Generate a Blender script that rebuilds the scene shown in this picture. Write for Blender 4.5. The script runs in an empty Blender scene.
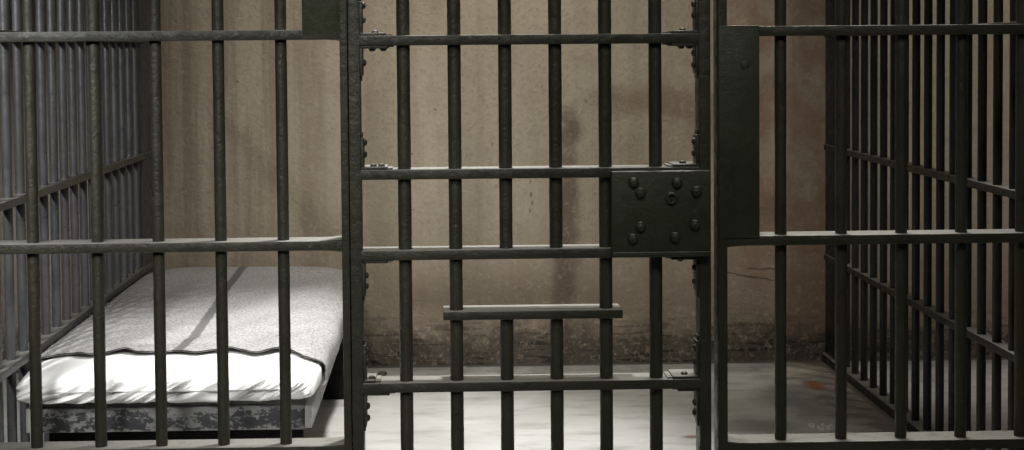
import bpy, bmesh, math, random
from mathutils import Matrix, Vector, noise

random.seed(7)
scene = bpy.context.scene
COL = scene.collection
PI = math.pi

# ------------------------------------------------------------------ camera
F = 1540.0                       # focal length in pixels of a 1024 wide frame
YAW, PITCH, ROLL = -0.0245787, -0.0392251, -0.0084802
CX, CY, EYE = 478.99, 111.07, 1.174
ROT = Matrix.Rotation(YAW, 3, 'Z') @ Matrix.Rotation(PI / 2 + PITCH, 3, 'X') @ Matrix.Rotation(ROLL, 3, 'Z')
cam_d = bpy.data.cameras.new('camera')
cam_d.sensor_width = 36.0
cam_d.lens = F / 1024 * 36.0
cam_d.shift_x = (512 - CX) / 1024
cam_d.shift_y = (CY - 225) / 1024
cam_d.clip_start = 0.05
cam = bpy.data.objects.new('camera', cam_d)
COL.objects.link(cam)
cam.matrix_world = Matrix.Translation((0, 0, EYE)) @ ROT.to_4x4()
scene.camera = cam


def at(px, py, Y):
    """point of the upright plane at depth Y that the photograph shows at px, py"""
    d = ROT @ Vector(((px - CX) / F, -(py - CY) / F, -1))
    t = Y / d.y
    return Vector((d.x * t, Y, EYE + d.z * t))


def on_level(px, py, z):
    d = ROT @ Vector(((px - CX) / F, -(py - CY) / F, -1))
    t = (z - EYE) / d.z
    return Vector((d.x * t, d.y * t, z))


YF = 3.60      # plane of the cell front
YB = 5.72      # back wall
XL, XR = -1.095, 1.445   # side partitions
TOP = 2.46


def fx(px, py=225):
    return at(px, py, YF).x


# --------------------------------------------------------------- materials
class NT:
    """small helper that writes shader nodes"""
    def __init__(self, name):
        self.m = bpy.data.materials.new(name)
        self.m.use_nodes = True
        self.t = self.m.node_tree
        self.b = self.t.nodes['Principled BSDF']
        tc = self.t.nodes.new('ShaderNodeTexCoord')
        self.co = tc.outputs['Object']
        s = self.t.nodes.new('ShaderNodeSeparateXYZ')
        self.l(self.co, s.inputs[0])
        self.x, self.y, self.z = s.outputs

    def l(self, a, b):
        self.t.links.new(a, b)

    def put(self, sock, v):
        if isinstance(v, (int, float)):
            sock.default_value = v
        elif isinstance(v, (tuple, list)):
            sock.default_value = tuple(v) + ((1,) if len(v) == 3 and sock.type == 'RGBA' else ())
        else:
            self.l(v, sock)

    def math(self, op, a, b=0.0, c=None, clamp=False):
        n = self.t.nodes.new('ShaderNodeMath')
        n.operation = op
        n.use_clamp = clamp
        self.put(n.inputs[0], a)
        self.put(n.inputs[1], b)
        if c is not None:
            self.put(n.inputs[2], c)
        return n.outputs[0]

    def noise(self, scale, detail=4, rough=0.55, vec=None, stretch=None, dist=0.0):
        n = self.t.nodes.new('ShaderNodeTexNoise')
        n.inputs['Scale'].default_value = scale
        n.inputs['Detail'].default_value = detail
        n.inputs['Roughness'].default_value = rough
        n.inputs['Distortion'].default_value = dist
        v = vec or self.co
        if stretch:
            mp = self.t.nodes.new('ShaderNodeMapping')
            mp.inputs['Scale'].default_value = stretch
            self.l(v, mp.inputs[0])
            v = mp.outputs[0]
        self.l(v, n.inputs['Vector'])
        return n.outputs[0]

    def step(self, v, lo, hi, a=0.0, b=1.0):
        n = self.t.nodes.new('ShaderNodeMapRange')
        n.interpolation_type = 'SMOOTHSTEP'
        self.put(n.inputs[0], v)
        n.inputs[1].default_value = lo
        n.inputs[2].default_value = hi
        n.inputs[3].default_value = a
        n.inputs[4].default_value = b
        return n.outputs[0]

    def mix(self, f, a, b, mode='MIX'):
        n = self.t.nodes.new('ShaderNodeMix')
        n.data_type = 'RGBA'
        n.blend_type = mode
        self.put(n.inputs[0], f)
        self.put(n.inputs[6], a)
        self.put(n.inputs[7], b)
        return n.outputs[2]

    def bump(self, h, strength=0.3, dist=0.01):
        n = self.t.nodes.new('ShaderNodeBump')
        n.inputs['Strength'].default_value = strength
        n.inputs['Distance'].default_value = dist
        self.l(h, n.inputs['Height'])
        self.l(n.outputs[0], self.b.inputs['Normal'])

    def out(self, color, rough=0.6, metal=0.0, spec=0.5):
        self.put(self.b.inputs['Base Color'], color)
        self.put(self.b.inputs['Roughness'], rough)
        self.b.inputs['Metallic'].default_value = metal
        self.b.inputs['Specular IOR Level'].default_value = spec
        return self.m

    def blob(self, u, v, cu, cv, ru, rv, warp=None, soft=1.0):
        a = self.math('DIVIDE', self.math('SUBTRACT', u, cu), ru)
        b = self.math('DIVIDE', self.math('SUBTRACT', v, cv), rv)
        r = self.math('SQRT', self.math('ADD', self.math('MULTIPLY', a, a), self.math('MULTIPLY', b, b)))
        if warp is not None:
            r = self.math('ADD', r, warp)
        return self.step(r, max(0.0, 1 - soft), 1.0, 1.0, 0.0)


def steel(name, base, worn, rough=0.42, amount=0.60, top_light=(0.19, 0.183, 0.165), spec=0.26, lumps=0.75):
    n = NT(name)
    a = n.noise(38, 5, 0.6)
    b = n.noise(7, 3, 0.5)
    fine = n.noise(150, 3, 0.6)
    c = n.mix(n.step(b, 0.35, 0.7), base, tuple(k * 1.35 for k in base))
    c = n.mix(n.step(fine, amount, amount + 0.14), c, worn)
    # every upward face painted paler, standing for light from above
    g = n.t.nodes.new('ShaderNodeNewGeometry')
    sp = n.t.nodes.new('ShaderNodeSeparateXYZ')
    n.l(g.outputs['Normal'], sp.inputs[0])
    d = n.math('MULTIPLY', n.step(sp.outputs[2], 0.75, 0.95), n.step(a, 0.25, 0.5, 0.7, 1.0))
    c = n.mix(d, c, top_light)
    h = n.math('ADD', a, n.math('MULTIPLY', fine, 0.35))
    n.bump(h, lumps, 0.005)
    return n.out(c, n.step(a, 0.3, 0.7, rough - 0.06, rough + 0.16), 0.0, spec)


M_FRONT = steel('dark_green_black_paint', (0.0185, 0.0182, 0.0125), (0.040, 0.039, 0.027))
M_SIDE = steel('dark_grey_paint', (0.0135, 0.0138, 0.0130), (0.036, 0.036, 0.034), 0.36, lumps=0.25)
M_SIDE_LIT = steel('dark_grey_paint_lit', (0.052, 0.052, 0.053), (0.07, 0.07, 0.071), 0.32, spec=0.5, lumps=0.2)  # lighter copy of the side paint, light on the left bars put into its colour
M_PLATE = steel('dark_green_plate_paint', (0.0170, 0.0195, 0.0105), (0.034, 0.036, 0.022), 0.48, 0.56, lumps=0.45)
M_HOLE = steel('black_recess', (0.004, 0.004, 0.004), (0.006, 0.006, 0.006), 0.7)


def wall_material():
    n = NT('stained_plaster')
    big = n.noise(1.6, 4, 0.55)
    mid = n.noise(9, 5, 0.6)
    fine = n.noise(70, 4, 0.6)
    streak = n.noise(1.0, 5, 0.6, stretch=(17, 1, 0.7))
    col = n.mix(n.step(big, 0.3, 0.7), (0.310, 0.270, 0.203), (0.365, 0.323, 0.247))
    col = n.mix(n.step(streak, 0.42, 0.75, 0, 0.42), col, (0.20, 0.155, 0.118))
    col = n.mix(n.step(mid, 0.5, 0.75, 0, 0.35), col, (0.225, 0.175, 0.13))
    # the left part carries more run marks than the middle
    left = n.math('MULTIPLY', n.step(n.x, -0.75, -0.2, 1, 0), n.step(streak, 0.38, 0.62, 0, 0.55))
    col = n.mix(left, col, (0.185, 0.145, 0.115))
    # reddish bare plaster at the right end
    red = n.math('MULTIPLY', n.math('MULTIPLY', n.step(n.x, 0.95, 1.25), n.step(n.x, 1.45, 1.6, 1, 0)), n.step(mid, 0.35, 0.62, 0.15, 0.8))
    col = n.mix(red, col, (0.235, 0.145, 0.100))
    w = n.math('MULTIPLY', n.math('SUBTRACT', mid, 0.5), 1.6)
    # rust coloured patch with a long dark streak below it
    p = at(660, 100, YB)
    col = n.mix(n.math('MULTIPLY', n.blob(n.x, n.z, p.x, p.z, 0.36, 0.095, w, 0.8), 0.7), col, (0.175, 0.125, 0.092))
    p = at(700, 118, YB)
    col = n.mix(n.math('MULTIPLY', n.blob(n.x, n.z, p.x, p.z, 0.12, 0.16, w, 0.9), 0.45), col, (0.17, 0.115, 0.085))
    p = at(573, 128, YB)
    col = n.mix(n.math('MULTIPLY', n.blob(n.x, n.z, p.x, p.z, 0.05, 0.08, w, 0.9), 0.7), col, (0.12, 0.09, 0.066))
    p = at(568, 205, YB)
    col = n.mix(n.math('MULTIPLY', n.blob(n.x, n.z, p.x, p.z, 0.065, 0.42, w, 0.75), 0.9), col, (0.13, 0.10, 0.078))
    p = at(563, 300, YB)
    col = n.mix(n.math('MULTIPLY', n.blob(n.x, n.z, p.x, p.z, 0.05, 0.34, w, 0.8), 0.75), col, (0.12, 0.09, 0.07))
    p = at(243, 262, YB)  # thin upright dark mark where the blanket streak meets the wall
    col = n.mix(n.math('MULTIPLY', n.blob(n.x, n.z, p.x, p.z, 0.012, 0.09, None, 0.8), 0.5), col, (0.11, 0.09, 0.07))
    p = at(531, 195, YB)
    for dx, dz, r in ((0, 0, 0.006), (-0.004, -0.06, 0.005), (-0.002, 0.05, 0.004), (0.004, -0.03, 0.005), (0.08, 0.34, 0.008)):
        col = n.mix(n.math('MULTIPLY', n.blob(n.x, n.z, p.x + dx, p.z + dz, r, r * 2.6, None, 0.6), 0.7), col, (0.08, 0.055, 0.04))
    # scuffed dirt along the foot of the wall
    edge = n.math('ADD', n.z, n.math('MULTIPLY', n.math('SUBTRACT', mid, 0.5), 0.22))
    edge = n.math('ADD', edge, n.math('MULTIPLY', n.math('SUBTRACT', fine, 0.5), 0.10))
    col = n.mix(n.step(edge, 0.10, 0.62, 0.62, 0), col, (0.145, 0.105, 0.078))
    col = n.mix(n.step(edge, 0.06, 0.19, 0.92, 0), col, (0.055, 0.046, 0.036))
    scuff = n.noise(1, 4, 0.6, stretch=(6, 1, 60))
    low = n.step(n.z, 0.02, 0.24, 1, 0)
    col = n.mix(n.math('MULTIPLY', n.step(scuff, 0.53, 0.60, 0, 0.9), low), col, (0.018, 0.015, 0.012))
    col = n.mix(n.math('MULTIPLY', n.step(fine, 0.64, 0.70, 0, 0.6), low), col, (0.21, 0.18, 0.145))
    col = n.mix(n.step(fine, 0.50, 0.66, 0, 0.30), col, (0.20, 0.155, 0.115))
    col = n.mix(n.step(n.noise(45, 4, 0.65), 0.54, 0.68, 0, 0.28), col, (0.42, 0.365, 0.29))
    # chips
    col = n.mix(n.step(n.noise(26, 2, 0.5), 0.735, 0.77, 0, 0.6), col, (0.12, 0.09, 0.07))
    # two thin cracks beside the door post
    wob = n.math('MULTIPLY', n.math('SUBTRACT', n.noise(11, 4, 0.6), 0.5), 0.035)
    for (x0, y0), (x1, y1) in (((722, 273), (772, 280)), ((750, 269), (778, 268))):
        a, b = at(x0, y0, YB), at(x1, y1, YB)
        line = n.math('ADD', n.math('MULTIPLY_ADD', n.math('SUBTRACT', n.x, a.x), (b.z - a.z) / (b.x - a.x), a.z), wob)
        d = n.math('ABSOLUTE', n.math('SUBTRACT', n.z, line))
        k = n.math('MULTIPLY', n.step(d, 0.001, 0.005, 0.7, 0), n.math('MULTIPLY', n.step(n.x, a.x - 0.02, a.x), n.step(n.x, b.x, b.x + 0.02, 1, 0)))
        col = n.mix(k, col, (0.045, 0.035, 0.027))
    h = n.math('ADD', n.math('MULTIPLY', mid, 1.0), n.math('MULTIPLY', fine, 0.55))
    n.bump(h, 0.8, 0.010)
    return n.out(col, 0.88, 0, 0.25)


def floor_material():
    n = NT('worn_concrete')
    big = n.noise(1.8, 4, 0.6)
    mid = n.noise(8, 5, 0.65)
    fine = n.noise(60, 4, 0.6)
    sweep = n.noise(1, 4, 0.6, stretch=(5, 16, 1))
    col = n.mix(n.step(big, 0.3, 0.7), (0.46, 0.45, 0.425), (0.58, 0.575, 0.55))
    col = n.mix(n.step(sweep, 0.45, 0.72, 0, 0.5), col, (0.27, 0.26, 0.235))
    col = n.mix(n.step(mid, 0.55, 0.78, 0, 0.35), col, (0.24, 0.23, 0.205))
    # dirt gathered along the foot of the back wall
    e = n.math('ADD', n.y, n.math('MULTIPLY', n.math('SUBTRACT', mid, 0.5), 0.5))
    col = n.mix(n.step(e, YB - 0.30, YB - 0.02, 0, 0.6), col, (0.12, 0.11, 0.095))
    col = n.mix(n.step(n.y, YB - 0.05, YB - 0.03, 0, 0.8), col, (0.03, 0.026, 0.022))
    w = n.math('MULTIPLY', n.math('SUBTRACT', mid, 0.5), 1.4)

    def fl(px, py):
        d = ROT @ Vector(((px - CX) / F, -(py - CY) / F, -1))
        t = -EYE / d.z
        return d.x * t, d.y * t
    # dark grey patch on the right and the rust spot in it
    x, y = fl(812, 400)
    col = n.mix(n.math('MULTIPLY', n.blob(n.x, n.y, x, y, 0.24, 0.42, w, 0.7), 0.65), col, (0.125, 0.12, 0.105))
    dirt = n.math('MULTIPLY', n.step(n.math('ADD', n.x, n.math('MULTIPLY', n.math('SUBTRACT', mid, 0.5), 0.5)), 1.18, 1.36), n.step(n.x, 1.47, 1.52, 1, 0))
    col = n.mix(n.math('MULTIPLY', dirt, 0.8), col, (0.10, 0.083, 0.058))
    x, y = fl(748, 425)
    col = n.mix(n.math('MULTIPLY', n.blob(n.x, n.y, x, y, 0.18, 0.16, w, 0.8), 0.6), col, (0.14, 0.135, 0.125))
    x, y = fl(795, 372)
    col = n.mix(n.math('MULTIPLY', n.blob(n.x, n.y, x, y, 0.13, 0.14, w, 0.7), 0.5), col, (0.36, 0.31, 0.22))
    x, y = fl(814, 385)
    col = n.mix(n.math('MULTIPLY', n.blob(n.x, n.y, x, y, 0.045, 0.11, w, 0.8), 0.9), col, (0.21, 0.075, 0.018))
    # rusty streak by the door foot
    x, y = fl(694, 437)
    col = n.mix(n.math('MULTIPLY', n.blob(n.x, n.y, x, y, 0.055, 0.03, w, 0.6), 0.8), col, (0.16, 0.08, 0.05))
    # pale chips in the surface
    col = n.mix(n.step(n.noise(30, 2, 0.5), 0.72, 0.75, 0, 0.7), col, (0.62, 0.61, 0.58))
    h = n.math('ADD', mid, n.math('MULTIPLY', fine, 0.4))
    n.bump(h, 0.25, 0.006)
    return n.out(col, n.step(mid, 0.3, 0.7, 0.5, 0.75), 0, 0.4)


def cloth(name, col, col2, weave=420, bump=0.25):
    n = NT(name)
    a = n.noise(6, 4, 0.6)
    wx = n.noise(weave, 2, 0.5)
    c = n.mix(n.step(a, 0.3, 0.7), col, col2)
    return n, c, wx


def blanket_material():
    n, c, wv = cloth('grey_wool', (0.385, 0.375, 0.365), (0.44, 0.43, 0.42), 130)
    c = n.mix(n.step(wv, 0.38, 0.66, 0, 0.75), c, (0.20, 0.195, 0.19))
    pts = [on_level(px, py, 0.388) for px, py in ((168, 360), (178, 352.5), (195, 340), (215.6, 309.5), (228, 290), (245.5, 267))]  # points of a dark bent streak across the blanket colour
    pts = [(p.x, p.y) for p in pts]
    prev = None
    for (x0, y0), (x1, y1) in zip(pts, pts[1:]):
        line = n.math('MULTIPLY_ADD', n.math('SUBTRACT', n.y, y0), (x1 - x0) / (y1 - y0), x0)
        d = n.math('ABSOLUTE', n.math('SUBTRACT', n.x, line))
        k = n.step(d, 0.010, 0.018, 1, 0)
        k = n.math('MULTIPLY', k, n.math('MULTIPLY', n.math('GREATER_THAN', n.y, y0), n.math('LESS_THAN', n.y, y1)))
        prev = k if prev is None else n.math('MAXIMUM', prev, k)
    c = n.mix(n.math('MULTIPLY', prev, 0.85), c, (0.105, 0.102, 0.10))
    n.bump(n.math('ADD', wv, n.noise(90, 3, 0.6)), 0.35, 0.004)
    return n.out(c, 0.95, 0, 0.15)


def sheet_material():
    n, c, wv = cloth('white_cotton', (0.78, 0.78, 0.77), (0.83, 0.83, 0.82), 300)
    n.bump(n.noise(40, 3, 0.5), 0.12, 0.004)
    return n.out(c, 0.85, 0, 0.2)


def bed_paint():
    n = NT('flaking_grey_paint')
    a = n.noise(48, 5, 0.7, stretch=(1.0, 1, 1.5))
    b = n.noise(9, 3, 0.6)
    c = n.mix(n.step(b, 0.3, 0.7), (0.13, 0.13, 0.127), (0.20, 0.20, 0.195))
    s = n.math('ADD', a, n.math('MULTIPLY', n.math('SUBTRACT', b, 0.5), 0.35))
    band = n.step(n.math('ABSOLUTE', n.math('SUBTRACT', n.z, 0.248)), 0.016, 0.034, 0.0, 0.16)
    c = n.mix(n.step(n.math('SUBTRACT', s, band), 0.43, 0.50, 0, 0.95), c, (0.020, 0.020, 0.024))
    n.bump(a, 0.4, 0.004)
    return n.out(c, 0.6, 0, 0.4)


def bed_plain():
    n = NT('grey_bed_paint')
    a = n.noise(20, 4, 0.6)
    c = n.mix(n.step(a, 0.45, 0.7, 0, 0.6), (0.36, 0.36, 0.34), (0.16, 0.16, 0.15))
    n.bump(a, 0.3, 0.004)
    return n.out(c, 0.6, 0, 0.4)


def hem_material():
    n = NT('dark_blanket_binding')
    a = n.noise(60, 3, 0.6)
    return n.out(n.mix(a, (0.012, 0.012, 0.012), (0.03, 0.03, 0.03)), 0.9, 0, 0.2)


def flake_material(name, a, b):
    n = NT(name)
    return n.out(n.mix(n.noise(50, 3, 0.6), a, b), 0.8, 0, 0.3)


M_WALL, M_FLOOR = wall_material(), floor_material()
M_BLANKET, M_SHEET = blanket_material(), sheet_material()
M_BED, M_BEDP, M_HEM = bed_paint(), bed_plain(), hem_material()
M_FLAKE = flake_material('white_paint_flake', (0.72, 0.71, 0.68), (0.6, 0.59, 0.56))
M_GRIT = flake_material('dark_mortar', (0.05, 0.045, 0.04), (0.11, 0.10, 0.085))


# ------------------------------------------------------------ mesh helpers
def box(bm, x0, x1, y0, y1, z0, z1, bev=0.002):
    t = bmesh.new()
    bmesh.ops.create_cube(t, size=1.0)
    for v in t.verts:
        v.co = Vector(((x0 + x1) / 2 + v.co.x * (x1 - x0), (y0 + y1) / 2 + v.co.y * (y1 - y0), (z0 + z1) / 2 + v.co.z * (z1 - z0)))
    if bev:
        bmesh.ops.bevel(t, geom=list(t.edges), offset=bev, segments=2, affect='EDGES', profile=0.5)
    merge(bm, t)


def merge(bm, t, mat=None):
    if mat is not None:
        bmesh.ops.transform(t, matrix=mat, verts=t.verts)
    me = bpy.data.meshes.new('tmp')
    t.to_mesh(me)
    t.free()
    bm.from_mesh(me)
    bpy.data.meshes.remove(me)


def cyl(bm, x, y, z0, z1, r, seg=20, lump=1.0):
    """round bar with slightly uneven, hand-painted radius"""
    rings = max(4, int((z1 - z0) / 0.022))
    rows = []
    ph = random.random() * 99
    for i in range(rings + 1):
        z = z0 + (z1 - z0) * i / rings
        rr = r * (1 + lump * (0.045 * noise.noise((ph, z * 7, 0)) + 0.035 * noise.noise((ph, z * 31, 5))))
        rows.append([bm.verts.new((x + rr * math.cos(2 * PI * k / seg), y + rr * math.sin(2 * PI * k / seg), z)) for k in range(seg)])
    for a, b in zip(rows, rows[1:]):
        for k in range(seg):
            bm.faces.new((a[k], a[(k + 1) % seg], b[(k + 1) % seg], b[k]))
    bm.faces.new(list(reversed(rows[0])))
    bm.faces.new(rows[-1])


def dome(bm, c, axis, r, h):
    """rivet head: a low dome on a short flange"""
    t = bmesh.new()
    prof = [(1.0, -0.25), (1.0, 0.10), (0.93, 0.42), (0.74, 0.74), (0.42, 0.95), (0.0, 1.0)]
    seg = 16
    rows = []
    for pr, ph in prof[:-1]:
        rows.append([t.verts.new((r * pr * math.cos(2 * PI * k / seg), r * pr * math.sin(2 * PI * k / seg), h * ph)) for k in range(seg)])
    tip = t.verts.new((0, 0, h))
    for a, b in zip(rows, rows[1:]):
        for k in range(seg):
            t.faces.new((a[k], a[(k + 1) % seg], b[(k + 1) % seg], b[k]))
    for k in range(seg):
        t.faces.new((rows[-1][k], rows[-1][(k + 1) % seg], tip))
    t.faces.new(list(reversed(rows[0])))
    q = Vector((0, 0, 1)).rotation_difference(Vector(axis))
    merge(bm, t, Matrix.Translation(c) @ q.to_matrix().to_4x4())


def obj(name, bm, mat, parent=None, smooth=True, label=None):
    me = bpy.data.meshes.new(name)
    bm.normal_update()
    bm.to_mesh(me)
    bm.free()
    me.materials.append(mat)
    if smooth:
        me.shade_smooth()
        try:
            me.set_sharp_from_angle(angle=math.radians(40))
        except Exception:
            pass
    o = bpy.data.objects.new(name, me)
    COL.objects.link(o)
    if parent is not None:
        root = parent
        off = Vector((0, 0, 0))
        while root is not None:
            off += root.location
            root = root.parent
        me.transform(Matrix.Translation(-off))
        o.parent = parent
        # keep the material's own coordinates in metres of the room
    if label:
        o['label'] = label
    return o


def thing(name, label, cat, loc=(0, 0, 0), group=None):
    o = bpy.data.objects.new(name, None)
    o.empty_display_size = 0.1
    COL.objects.link(o)
    o.location = loc
    o['label'] = label
    o['category'] = cat
    if group:
        o['group'] = group
    return o


def structure(name, bm, mat):
    o = obj(name, bm, mat, None, False)
    o['kind'] = 'structure'
    return o


def B():
    return bmesh.new()


# --------------------------------------------------------------- the setting
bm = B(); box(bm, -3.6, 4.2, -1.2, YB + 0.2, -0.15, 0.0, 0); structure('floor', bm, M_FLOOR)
bm = B(); box(bm, -3.6, 4.2, YB, YB + 0.2, 0.0, 2.6, 0); structure('wall_back', bm, M_WALL)
bm = B(); box(bm, -3.6, 4.2, -1.2, YB + 0.2, 2.6, 2.75, 0); structure('ceiling', bm, M_WALL)
bm = B(); box(bm, -3.75, -3.6, -1.2, YB + 0.2, -0.15, 2.75, 0); structure('wall_left', bm, M_WALL)
bm = B(); box(bm, 4.2, 4.35, -1.2, YB + 0.2, -0.15, 2.75, 0); structure('wall_right', bm, M_WALL)
bm = B(); box(bm, -3.75, 4.35, -1.35, -1.2, -0.15, 2.75, 0); structure('wall_front', bm, M_WALL)

# ------------------------------------------------------------ cell front
RF, RB = 0.030, 0.052   # how far the flat rails stand before and behind the bars' axis
RH = 0.0115       # half height
Z_LOW, Z_MID, Z_TOP, Z_HIGH = 0.243, 0.724, 1.214, 1.70


def bar(parent, x, z0, z1, r, y=YF, mat=M_FRONT, name='bar'):
    b = B()
    cyl(b, x, y, z0, z1, r, 20, 0.3 if mat is not M_FRONT else 0.8)
    return obj(name, b, mat, parent)


def rail(parent, x0, x1, z, name='rail', half=RH, y=YF, mat=M_FRONT):
    b = B()
    box(b, x0, x1, y - RF, y + RB, z - half, z + half, 0.0025)
    return obj(name, b, mat, parent)


def flare(parent, x, z, sgn):
    """weld fillet where a rail runs into its post"""
    b = B()
    n = 6
    top, bot = [], []
    fr, bk = YF - RF * 0.98, YF + RB * 0.98
    rows = []
    for i in range(n + 1):
        t = i / n
        h = RH * 0.97 + 0.0035 * (1 - t) ** 2
        xx = x + sgn * 0.05 * t
        rows.append([b.verts.new((xx, fr, z - h)), b.verts.new((xx, bk, z - h)), b.verts.new((xx, bk, z + h)), b.verts.new((xx, fr, z + h))])
    for a, c in zip(rows, rows[1:]):
        for k in range(4):
            b.faces.new((a[k], a[(k + 1) % 4], c[(k + 1) % 4], c[k]))
    b.faces.new(rows[0]); b.faces.new(list(reversed(rows[-1])))
    bmesh.ops.recalc_face_normals(b, faces=b.faces)
    return obj('weld', b, M_FRONT, parent)


# left fixed panel
pl = thing('barred_panel', 'dark painted fixed bar panel in front of the bed, left of the cell door', 'barred panel', (-0.65, YF, 0))
xp0, xp1 = fx(342.5), fx(350.1)
b = B(); box(b, xp0, xp1, YF - 0.032, YF + 0.032, 0, TOP); obj('post', b, M_FRONT, pl)
b = B(); box(b, XL - 0.03, XL + 0.02, YF - 0.032, YF + 0.032, 0, TOP); obj('post', b, M_FRONT, pl)
for px in (32.5, 97, 158, 220.5, 283):
    bar(pl, at(px, 210, YF).x, 0.0, TOP - 0.01, 0.0138)
for z in (Z_LOW, Z_MID, Z_TOP, Z_HIGH, TOP - 0.015):
    rail(pl, XL + 0.015, xp0 + 0.004, z)
for z in (Z_LOW, Z_MID, Z_TOP):
    flare(pl, xp0, z, -1)
b = B(); box(b, fx(303, 15), xp0 + 0.003, YF - 0.0305, YF - 0.018, Z_TOP - 0.006, Z_TOP + 0.5, 0.003)
obj('cover_plate', b, M_PLATE, pl)

# right fixed panel
pr = thing('barred_panel', 'dark painted fixed bar panel right of the cell door, with a tall blank plate', 'barred panel', (1.03, YF, 0))
xq0, xq1 = fx(716), fx(725)
b = B(); box(b, xq0, xq1, YF - 0.032, YF + 0.032, 0, TOP); obj('post', b, M_FRONT, pr)
b = B(); box(b, XR - 0.02, XR + 0.03, YF - 0.032, YF + 0.032, 0, TOP); obj('post', b, M_FRONT, pr)
for px in (780.5, 841, 901, 961):
    bar(pr, at(px, 225, YF).x, 0.0, TOP - 0.01, 0.0138)
bar(pr, at(1021, 225, YF).x, 0.0, TOP - 0.01, 0.0138)
for z in (Z_LOW - 0.007, Z_MID, Z_TOP, Z_HIGH, TOP - 0.015):
    rail(pr, xq1 - 0.004, XR - 0.015, z)
for z in (Z_LOW - 0.007, Z_MID):
    flare(pr, xq1, z, 1)
b = B(); box(b, xq0 + 0.001, fx(756.8, 140), YF - 0.0335, YF + 0.020, Z_MID + 0.006, Z_TOP + 0.0135, 0.003)
cp = obj('cover_plate', b, M_PLATE, pr)
b = B(); dome(b, Vector((fx(742, 65), YF - 0.0330, at(742, 65, YF).z)), (0, -1, 0), 0.011, 0.003); obj('rivet', b, M_PLATE, cp)

# ------------------------------------------------------------------ door
dr = thing('cell_door', 'dark painted barred cell door with riveted lock plate and food slot', 'door', (0.21, YF, 0))
sl0, sl1 = fx(350.9), fx(362.3)
sr0, sr1 = fx(697.3), fx(708.8)
DB, DT = 0.025, 1.98
b = B(); box(b, sl0, sl1, YF - 0.030, YF + 0.030, DB, DT); stile_l = obj('stile', b, M_FRONT, dr)
b = B(); box(b, sr0, sr1, YF - 0.030, YF + 0.030, DB, DT); stile_r = obj('stile', b, M_FRONT, dr)


def fz(px, py):
    return at(px, py, YF).z


D1, D2, D3, D4, D5 = fz(530, 39.5), fz(480, 173), fz(480, 253), fz(530, 383.5), fz(532, 313)
for z in (D1, D2, D3, D4, 1.69, DT - 0.02, DB + 0.02):
    rail(dr, sl1 - 0.004, sr0 + 0.004, z)
b = B(); box(b, fx(443, 312), fx(621.5, 312), YF - 0.030, YF + 0.060, D5 - 0.0105, D5 + 0.0105, 0.003)
obj('food_slot_rail', b, M_FRONT, dr)
DR = 0.0155
ds = [at(p, 225, YF).x for p in (405, 455.6, 506, 556, 605.6, 655.6)]
for i, x in enumerate(ds):
    if i in (2, 3):
        bar(dr, x, D3, DT - 0.01, DR)
        bar(dr, x, DB + 0.01, D5, DR)
    else:
        bar(dr, x, DB + 0.01, DT - 0.01, DR)

# corner brackets with rivets
RV = 0.0085


def bracket(side, z, up, hl, vl, hrivets, vrivets):
    """angle iron in the corner between a rail (height z) and a stile"""
    s = 1 if side == 'l' else -1
    x = sl1 if side == 'l' else sr0
    d = 1 if up else -1
    zz = z + d * RH
    th = 0.0068
    bb = B()
    xa, xb = sorted((x, x + s * hl))
    za, zb = sorted((zz - d * 0.001, zz + d * th))
    box(bb, xa, xb, YF - 0.027, YF + 0.055, za, zb, 0.0022)
    # the rail end is thickened by a clipped tongue
    xa2, xb2 = sorted((x + s * hl * 0.97, x + s * (hl + 0.012)))
    box(bb, xa2, xb2, YF - 0.020, YF + 0.045, min(zz, zz + d * th * 0.5), max(zz, zz + d * th * 0.5), 0.001)
    xa, xb = sorted((x - s * 0.001, x + s * th))
    za, zb = sorted((zz, zz + d * vl))
    box(bb, xa, xb, YF - 0.026, YF + 0.022, za, zb, 0.0022)
    xa, xb = sorted((x - s * 0.001, x + s * th * 0.55))
    za, zb = sorted((zz + d * vl * 0.98, zz + d * (vl + 0.012)))
    box(bb, xa, xb, YF - 0.018, YF + 0.016, za, zb, 0.001)
    o = obj('corner_bracket', bb, M_FRONT, dr)
    for h in hrivets:
        bb = B(); dome(bb, Vector((x + s * h, YF - 0.004, zz + d * th)), (0, 0, d), RV, 0.0068); obj('rivet', bb, M_FRONT, o)
    for v in vrivets:
        bb = B(); dome(bb, Vector((x + s * th, YF - 0.006, zz + d * v)), (s, 0, 0), RV, 0.0075); obj('rivet', bb, M_FRONT, o)


PX = 1 / 428.0
bracket('l', D1, True, 26 * PX, 34 * PX, (15 * PX,), (16 * PX, 30 * PX))
bracket('l', D1, False, 28 * PX, 30 * PX, (12 * PX, 23 * PX), (17 * PX,))
bracket('l', D2, True, 26 * PX, 32 * PX, (12 * PX, 20 * PX), (15 * PX, 27 * PX))
bracket('l', D3, False, 26 * PX, 36 * PX, (), (16 * PX, 27 * PX))
bracket('l', D4, True, 12 * PX, 38 * PX, (8 * PX,), (19 * PX, 31 * PX))
bracket('l', D4, False, 26 * PX, 34 * PX, (), (15 * PX, 27 * PX))
bracket('r', D1, True, 27 * PX, 34 * PX, (15 * PX,), (18 * PX, 29 * PX))
bracket('r', D1, False, 27 * PX, 30 * PX, (8 * PX, 16 * PX), (10 * PX, 22 * PX))
bracket('r', D2, True, 26 * PX, 32 * PX, (15 * PX,), (13 * PX, 25 * PX))
bracket('r', D3, False, 28 * PX, 36 * PX, (18 * PX,), (12 * PX, 26 * PX))
bracket('r', D4, True, 27 * PX, 38 * PX, (14 * PX,), (16 * PX, 30 * PX))
bracket('r', D4, False, 22 * PX, 34 * PX, (), (16 * PX, 26 * PX))

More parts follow.
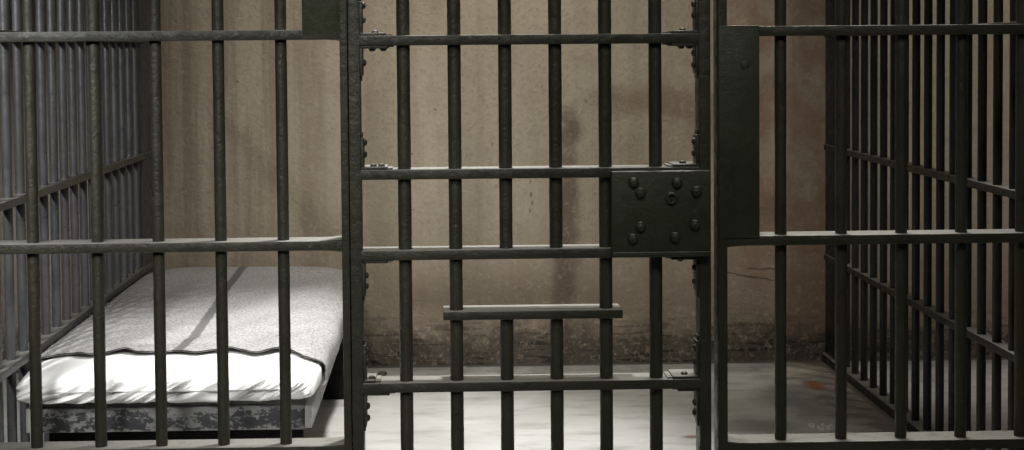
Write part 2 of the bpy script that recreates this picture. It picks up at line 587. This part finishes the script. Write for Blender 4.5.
# lock plate
bb = B()
box(bb, fx(609.5, 215), fx(707.3, 215), YF - 0.048, YF - 0.0285, D3 - 0.006, D2 + 0.004, 0.004)
box(bb, fx(610, 215), fx(707, 215), YF - 0.051, YF - 0.046, D3 - 0.0075, D3 + 0.004, 0.0015)
lp = obj('lock_plate', bb, M_PLATE, dr)
for px, py in ((633.3, 182.5), (640.5, 193), (677, 183), (696.5, 191.5), (640.5, 227), (632.7, 239), (675.2, 237.5), (695, 225)):
    p = at(px, py, YF - 0.048)
    bb = B(); dome(bb, p, (0, -1, 0), 0.0125, 0.011); obj('rivet', bb, M_PLATE, lp)
p = at(671.5, 198.5, YF - 0.048)
bb = B()
seg = 28
ring = []
for k in range(seg):
    a = 2 * PI * k / seg
    ring.append([bb.verts.new((p.x + r * math.cos(a), p.y + dy, p.z + r * math.sin(a))) for r, dy in ((0.0085, 0.004), (0.0085, -0.004), (0.0105, -0.006), (0.0135, -0.005), (0.0155, 0.002))])
for k in range(seg):
    a, c = ring[k], ring[(k + 1) % seg]
    for j in range(4):
        bb.faces.new((a[j], a[j + 1], c[j + 1], c[j]))
bmesh.ops.recalc_face_normals(bb, faces=bb.faces)
obj('keyhole_ring', bb, M_PLATE, lp)
bb = B()
dome(bb, Vector((p.x, p.y + 0.0005, p.z + 0.002)), (0, -1, 0), 0.0045, 0.0012)
box(bb, p.x - 0.0022, p.x + 0.0022, p.y - 0.0010, p.y + 0.001, p.z - 0.0095, p.z, 0.0003)
obj('keyhole', bb, M_HOLE, lp)

# --------------------------------------------------------- side partitions
SR = 0.0122


def partition(x, bars, label, mat):
    t = thing('barred_partition', label, 'barred partition', (x, (YF + YB) / 2, 0))
    for y in bars:
        bar(t, x, 0.0, TOP - 0.01, SR, y, mat)
    y0, y1 = YF + 0.036, YB - 0.012
    for z in (0.392, 0.803, 1.224, 1.70, TOP - 0.015):
        bb = B(); box(bb, x - 0.018, x + 0.024, y0 + 0.03, y1, z - 0.0105, z + 0.0105, 0.002); obj('rail', bb, mat, t)
    bb = B(); box(bb, x - 0.027, x + 0.027, y0 + 0.03, y1, 0.0, 0.030, 0.003); obj('sill', bb, mat, t)
    bb = B(); box(bb, x - 0.010, x + 0.020, YB - 0.15, YB - 0.002, 0.0, TOP, 0.003); obj('wall_post', bb, mat, t)
    return t


partition(XL, [3.90 + 0.117 * k for k in range(-2, 15)], 'blue-grey barred partition running back along the left side of the bed', M_SIDE_LIT)
partition(XR, [3.961 + 0.1145 * k for k in range(-2, 15)], 'dark barred partition closing the right side of the cell, by the rust spot', M_SIDE)

# ------------------------------------------------------------------- bed
BX0, BX1 = -1.035, -0.333
bf = thing('bed_frame', 'low grey bed frame with flaking paint under the mattress', 'bed frame', ((BX0 + BX1) / 2, 4.8, 0))
ZB = 0.285
bb = B(); box(bb, BX0, BX1 - 0.018, 3.872, 3.90, 0.220, ZB - 0.004, 0.003); obj('end_board', bb, M_BED, bf, label='end board with black patches where grey paint has flaked off')
bb = B(); box(bb, BX1 - 0.0185, BX1, 3.866, 5.68, 0.225, ZB - 0.003, 0.003); obj('side_board', bb, M_BEDP, bf)
bb = B(); box(bb, BX0 - 0.018, BX0, 3.872, 5.68, 0.220, ZB - 0.003, 0.003); obj('side_board', bb, M_BEDP, bf)
bb = B(); box(bb, BX0, BX1 - 0.018, 5.655, 5.68, 0.220, ZB - 0.003, 0.003); obj('end_board', bb, M_BEDP, bf)
for k in range(9):
    y = 3.98 + k * 0.2
    bb = B(); box(bb, BX0, BX1 - 0.018, y - 0.045, y + 0.045, ZB - 0.022, ZB - 0.002, 0.002); obj('slat', bb, M_BEDP, bf)
for x in (BX0 + 0.10, BX1 - 0.16):
    bb = B(); box(bb, x - 0.025, x + 0.025, 4.02, 4.07, 0, ZB - 0.022, 0.003); obj('leg', bb, M_HOLE, bf)
bb = B(); box(bb, BX0 + 0.02, BX1 - 0.03, 3.945, 3.965, 0, ZB - 0.024, 0.003); obj('underbed_shade_panel', bb, M_HOLE, bf, label='black panel added as the shade under the end board')  # black sheet added to stand for the shade below the bed
bb = B(); box(bb, BX1 - 0.075, BX1 + 0.001, 5.17, 5.62, 0, 0.240, 0.003); obj('leg', bb, M_HOLE, bf)
bb = B(); box(bb, BX0, BX0 + 0.06, 5.17, 5.62, 0, 0.240, 0.003); obj('leg', bb, M_HOLE, bf)

# mattress in its white sheet
MA, MH, MB, MZ = 0.379, 0.049, 0.048, ZB + 0.048
MXC = -0.700
MY0, MY1 = 3.828, 5.685
MYC, ML = (MY0 + MY1) / 2, (MY1 - MY0) / 2


def nose(sz):
    """how far behind the end of the mattress its outline has reached the share sz of its full height"""
    return 0.048 * (1 - math.sqrt(max(0.0, 1 - sz * sz))) + 0.13 * sz ** 7


def sz_of(d):
    lo, hi = 0.0, 1.0
    if d >= nose(1.0):
        return 1.0
    for _ in range(40):
        m = (lo + hi) / 2
        if nose(m) < d:
            lo = m
        else:
            hi = m
    return lo


def sgnpow(v, e):
    return math.copysign(abs(v) ** e, v)


def body(theta, sz, end, off=0.0):
    """surface point of the mattress; sz runs 0 at the end face's middle to 1 where the flank is full"""
    t = 1 - nose(sz) / ML if sz < 1 else 0.0
    sx = 1.0 - 0.11 * (1 - sz)
    x = (MA + off) * sx * corner(MYC + end * ML * t) * sgnpow(math.cos(theta), EXP_R if math.cos(theta) > 0 else EXP_L)
    sn = math.sin(theta)
    z = (MH + off) * sz * sn ** 0.72 if sn > 0 else -(MB + off) * sz * (-sn) ** 0.32
    return Vector((MXC + x, MYC + end * (ML + off) * t, MZ + z))


def corner(y):
    """the far end is rounded in plan"""
    r = 0.15
    k = max(0.0, min(1.0, (y - (MY1 - r)) / r))
    return 1 - (1 - math.sqrt(1 - 0.98 * k * k)) * 0.12 / MA


def crease(p):
    """pulled folds of the sheet over the near end"""
    near = max(0.0, min(1.0, (4.005 - p.y) / 0.12))
    if near <= 0:
        return 0.0
    h = (MZ + MH - p.z) / (MH + MB)
    u = p.x * 15 + h * 2.2 + 1.0 * noise.noise((p.x * 5, h * 1.5, 3))
    n1 = noise.noise((u, h * 0.5, 0.0))
    n2 = noise.noise((u * 2.3 + 7, h * 0.9, 4.0))
    ridge = (1 - abs(n1) * 2.4) * 0.7 + (1 - abs(n2) * 2.6) * 0.35
    return near * (0.0015 + 0.030 * min(1.0, h * 1.15) * (1 - max(0, h - 0.7) * 2.6)) * (ridge - 0.35)


bm = B()
EXP_R, EXP_L = 0.45, 0.26


def thetas():
    """section angles that are dense both along the flat faces and round the edges"""
    q = {'r': set(), 'l': set()}
    for side, e in (('r', EXP_R), ('l', EXP_L)):
        for i in range(1, 60):
            q[side].add(round(math.acos((i / 60) ** (1 / e)), 7))
        for i in range(1, 26):
            q[side].add(round(i / 26 * PI / 2, 7))
    out = []
    r, l = sorted(q['r']), sorted(q['l'])
    out += [0.0] + r + [PI / 2] + [PI - a for a in reversed(l)] + [PI]
    out += [PI + a for a in l] + [PI * 1.5] + [2 * PI - a for a in reversed(r)]
    clean = [out[0]]
    for a in out[1:]:
        if a - clean[-1] > 1e-6:
            clean.append(a)
    return clean


THETA = thetas()
NT_ = len(THETA)
rows = []
SZ = [0.02 + 0.98 * (i / 46) for i in range(47)]


def ring_at(y_or_sz, end, direct=False):
    out = []
    for k in range(NT_):
        th = THETA[k]
        if direct:
            p = body(th, 1.0, 1)
            sz = sz_of(ML - abs(y_or_sz - MYC))
            p = body(th, sz, 1 if y_or_sz > MYC else -1)
            p.y = y_or_sz
        else:
            p = body(th, y_or_sz, end)
        c = crease(p)
        dirv = Vector((0.25 * (p.x - MXC) / MA, -1.0, 0.55 * max(0.0, p.z - MZ) / MH))
        p = p + dirv.normalized() * c
        p.z = max(p.z, ZB - 0.0015)
        out.append(bm.verts.new(p))
    return out


for s in SZ[:-4]:
    rows.append(ring_at(s, -1))
y_front = rows[-1][0].co.y
ys = [3.93, 3.96, 4.0, 4.05, 4.1] + [4.2 + 0.1 * k for k in range(14)]
lasty = max(v.co.y for v in rows[-1])
for y in ys:
    if y > lasty + 0.01:
        rows.append(ring_at(y, 1, True))
for s in reversed(SZ[:-4:3]):
    if body(0, s, 1).y > ys[-1] + 0.02:
        rows.append(ring_at(s, 1))
for a, c in zip(rows, rows[1:]):
    for k in range(NT_):
        bm.faces.new((a[k], a[(k + 1) % NT_], c[(k + 1) % NT_], c[k]))
bm.faces.new(rows[0]); bm.faces.new(rows[-1])
bmesh.ops.recalc_face_normals(bm, faces=bm.faces)
mt = obj('mattress', bm, M_SHEET)
for p in mt.data.polygons:
    p.use_smooth = True
mt['label'] = 'thin mattress in a rumpled white sheet, bare at its near end'
mt['category'] = 'mattress'

# blanket laid over the mattress
bm = B()
BT = [math.radians(a) for a in (-16, -12, -8, -4)] + [a for a in THETA if a <= PI] + [PI + math.radians(a) for a in (3, 6, 10)]
NU, NV = len(BT) - 1, 120
grid = []


def hem_y(f):
    x = f * 9
    return 4.035 + 0.008 * math.sin(x * 2.3 + 0.5) + 0.055 * noise.noise((x * 1.2, 0, 9)) + 0.0 - 0.035 * max(0, (f - 0.55)) 


for j in range(NV + 1):
    row = []
    for i in range(NU + 1):
        th = BT[i]
        f = 0.5 * (1 - sgnpow(math.cos(th), EXP_R if math.cos(th) > 0 else EXP_L))
        y0 = hem_y(f)
        y = y0 + (MYC + ML + 0.0075 - y0) * (j / NV) ** (1.0 if j < 2 else 0.97)
        sz = sz_of(ML + 0.009 - abs(y - MYC))
        p = body(th, max(sz, 0.03), 1 if y > MYC else -1, 0.005 + 0.004 * min(1.0, j / 6))
        p.y = y
        up = max(0.0, math.sin(th))
        # soft ridges running across the left half, and a general slackness
        lft = max(0.0, min(1.0, (-0.55 - p.x) / 0.3)) * max(0, min(1, (5.3 - y) / 0.6))
        p.z += up * (0.0020 * lft * math.sin(y * 62 + p.x * 7 + 1.2 * noise.noise((p.x * 3, y * 3, 0))) + 0.0035 * noise.noise((p.x * 5, y * 3.5, 2)) + 0.0045)
        p.z += up * 0.007 * max(0.0, 1 - j / 5) * max(0.0, noise.noise((f * 14, 2, 5)))
        if f < 0.06:
            p.x += 0.004 * math.sin(y * 13)
        row.append(bm.verts.new(p))
    grid.append(row)
for a, c in zip(grid, grid[1:]):
    for i in range(NU):
        bm.faces.new((a[i], a[i + 1], c[i + 1], c[i]))
bmesh.ops.recalc_face_normals(bm, faces=bm.faces)
hem = [grid[0][i].co.copy() for i in range(NU + 1)]
bm.normal_update()
if grid[NV // 2][NU // 2].normal.z < 0:
    bmesh.ops.reverse_faces(bm, faces=bm.faces)
    bm.normal_update()
outer = [[v.co + v.normal * 0.004 for v in r] for r in grid]
ov = [[bm.verts.new(p) for p in r] for r in outer]
inner_faces = list(bm.faces)
for a, c in zip(ov, ov[1:]):
    for i in range(NU):
        bm.faces.new((a[i], a[i + 1], c[i + 1], c[i]))
for i in range(NU):
    bm.faces.new((grid[0][i], grid[0][i + 1], ov[0][i + 1], ov[0][i]))
    bm.faces.new((grid[-1][i], grid[-1][i + 1], ov[-1][i + 1], ov[-1][i]))
for j in range(NV):
    bm.faces.new((grid[j][0], grid[j + 1][0], ov[j + 1][0], ov[j][0]))
    bm.faces.new((grid[j][NU], grid[j + 1][NU], ov[j + 1][NU], ov[j][NU]))
bmesh.ops.recalc_face_normals(bm, faces=bm.faces)
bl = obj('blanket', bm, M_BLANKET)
for p in bl.data.polygons:
    p.use_smooth = True
bl['label'] = 'grey wool blanket with one dark bent streak, spread over the mattress'
bl['category'] = 'blanket'
# dark binding stitched to the near edge
bm = B()
rows = []
for i, h in enumerate(hem):
    if i < 2 or i > NU - 4:
        continue
    a = hem[min(i + 1, NU)] - hem[i - 1]
    a.normalize()
    side = Vector((0, -1, -0.15))
    upv = a.cross(side).normalized()
    if upv.z < 0 and abs(a.x) > 0.3:
        upv = -upv
    r = 0.0013 + 0.0014 * noise.noise((h.x * 22, 1, 0))
    rows.append([bm.verts.new(h + Vector((0, 0, 0.0025)) + side * (r * 1.3 * math.cos(2 * PI * k / 8)) + upv * (r * math.sin(2 * PI * k / 8))) for k in range(8)])
for a, c in zip(rows, rows[1:]):
    for k in range(8):
        bm.faces.new((a[k], a[(k + 1) % 8], c[(k + 1) % 8], c[k]))
bm.faces.new(rows[0]); bm.faces.new(rows[-1])
bmesh.ops.recalc_face_normals(bm, faces=bm.faces)
obj('hem', bm, M_HEM, bl, label='dark bound edge of the blanket')


# -------------------------------------------------------- crumbs on the floor
def on_floor(px, py):
    d = ROT @ Vector(((px - CX) / F, -(py - CY) / F, -1))
    t = -EYE / d.z
    return Vector((d.x * t, d.y * t, 0))


def chip(bm, c, r, h):
    t = bmesh.new()
    k = random.randint(5, 7)
    lo, hi = [], []
    for i in range(k):
        a = 2 * PI * i / k + random.uniform(-0.3, 0.3)
        q = r * random.uniform(0.6, 1.15)
        lo.append(t.verts.new((c.x + q * math.cos(a), c.y + q * math.sin(a) * 1.4, 0.0)))
        hi.append(t.verts.new((c.x + q * 0.8 * math.cos(a), c.y + q * 1.1 * math.sin(a), h * random.uniform(0.6, 1.0))))
    t.faces.new(list(reversed(lo))); t.faces.new(hi)
    for i in range(k):
        t.faces.new((lo[i], lo[(i + 1) % k], hi[(i + 1) % k], hi[i]))
    merge(bm, t)


for px, py, r in ((812, 426.5, 0.010), (818, 427.5, 0.007), (823, 426.2, 0.006), (828, 428.5, 0.009), (831, 426.8, 0.005), (821, 429.6, 0.006)):
    bm = B(); chip(bm, on_floor(px, py), r * 1.5, 0.009)
    o = obj('paint_flake', bm, M_FLAKE, None, False)
    o['label'] = 'small white paint flake among those on the floor below the rust spot'
    o['category'] = 'paint flake'
    o['group'] = 'white paint flakes on the floor'
bm = B(); chip(bm, on_floor(382, 374.5), 0.020, 0.014)
o = obj('mortar_crumb', bm, M_GRIT, None, False)
o['label'] = 'dark mortar crumb on the floor by the back wall, beside the left door stile'
o['category'] = 'rubble'


# ------------------------------------------------------------------ light
def spot(name, loc, target, watt, size, angle, blend, col):
    d = bpy.data.lights.new(name, 'SPOT')
    d.energy = watt
    d.shadow_soft_size = size
    d.spot_size = math.radians(angle)
    d.spot_blend = blend
    d.color = col
    o = bpy.data.objects.new(name, d)
    COL.objects.link(o)
    o.location = loc
    o.rotation_euler = (Vector(target) - Vector(loc)).to_track_quat('-Z', 'Y').to_euler()
    return o


def area(name, loc, target, watt, sx, sy, col):
    d = bpy.data.lights.new(name, 'AREA')
    d.shape = 'RECTANGLE'
    d.size, d.size_y = sx, sy
    d.energy = watt
    d.color = col
    o = bpy.data.objects.new(name, d)
    COL.objects.link(o)
    o.location = loc
    o.rotation_euler = (Vector(target) - Vector(loc)).to_track_quat('-Z', 'Y').to_euler()
    return o


spot('cell_lamp', (0.06, 3.95, 2.50), (-0.12, 4.14, 0), 390, 0.08, 55, 0.8, (1.0, 0.995, 0.98))
spot('wall_fill', (0.0, 4.35, 2.50), (0.12, 5.72, 1.15), 125, 0.22, 88, 1.0, (1.0, 0.95, 0.86))  # added fill that brightens the back wall, not a fitting of the cell
spot('corridor_lamp', (-0.7, 0.8, 2.3), (-0.52, 4.25, 0.25), 330, 0.30, 36, 1.0, (1.0, 0.99, 0.96))
spot('neighbour_lamp_left', (-1.75, 2.0, 1.95), (-1.12, 4.2, 0.85), 260, 0.05, 40, 0.8, (0.98, 0.985, 1.0))
spot('neighbour_lamp_right', (3.0, 3.9, 2.45), (2.6, 5.72, 0.9), 110, 0.25, 75, 0.6, (1.0, 0.96, 0.88))
area('corridor_glow', (0.3, 2.0, 2.52), (0.3, 3.6, 0.6), 15, 2.4, 0.6, (1.0, 0.98, 0.90)).data.spread = math.radians(100)
area('rail_top_fill', (1.05, 4.3, 2.45), (1.05, 3.64, 0.72), 4.8, 1.2, 0.1, (1.0, 0.99, 0.94)).data.spread = math.radians(42)  # added fill for the right rail tops, not a fitting of the cell

w = bpy.data.worlds.new('world')
scene.world = w
w.use_nodes = True
bg = w.node_tree.nodes['Background']
bg.inputs[0].default_value = (0.5, 0.52, 0.5, 1)
bg.inputs[1].default_value = 0.02

vs = scene.view_settings
vs.view_transform = 'Standard'
vs.look = 'None'
vs.gamma = 1.0
vs.use_curve_mapping = False
vs.exposure = 0.0
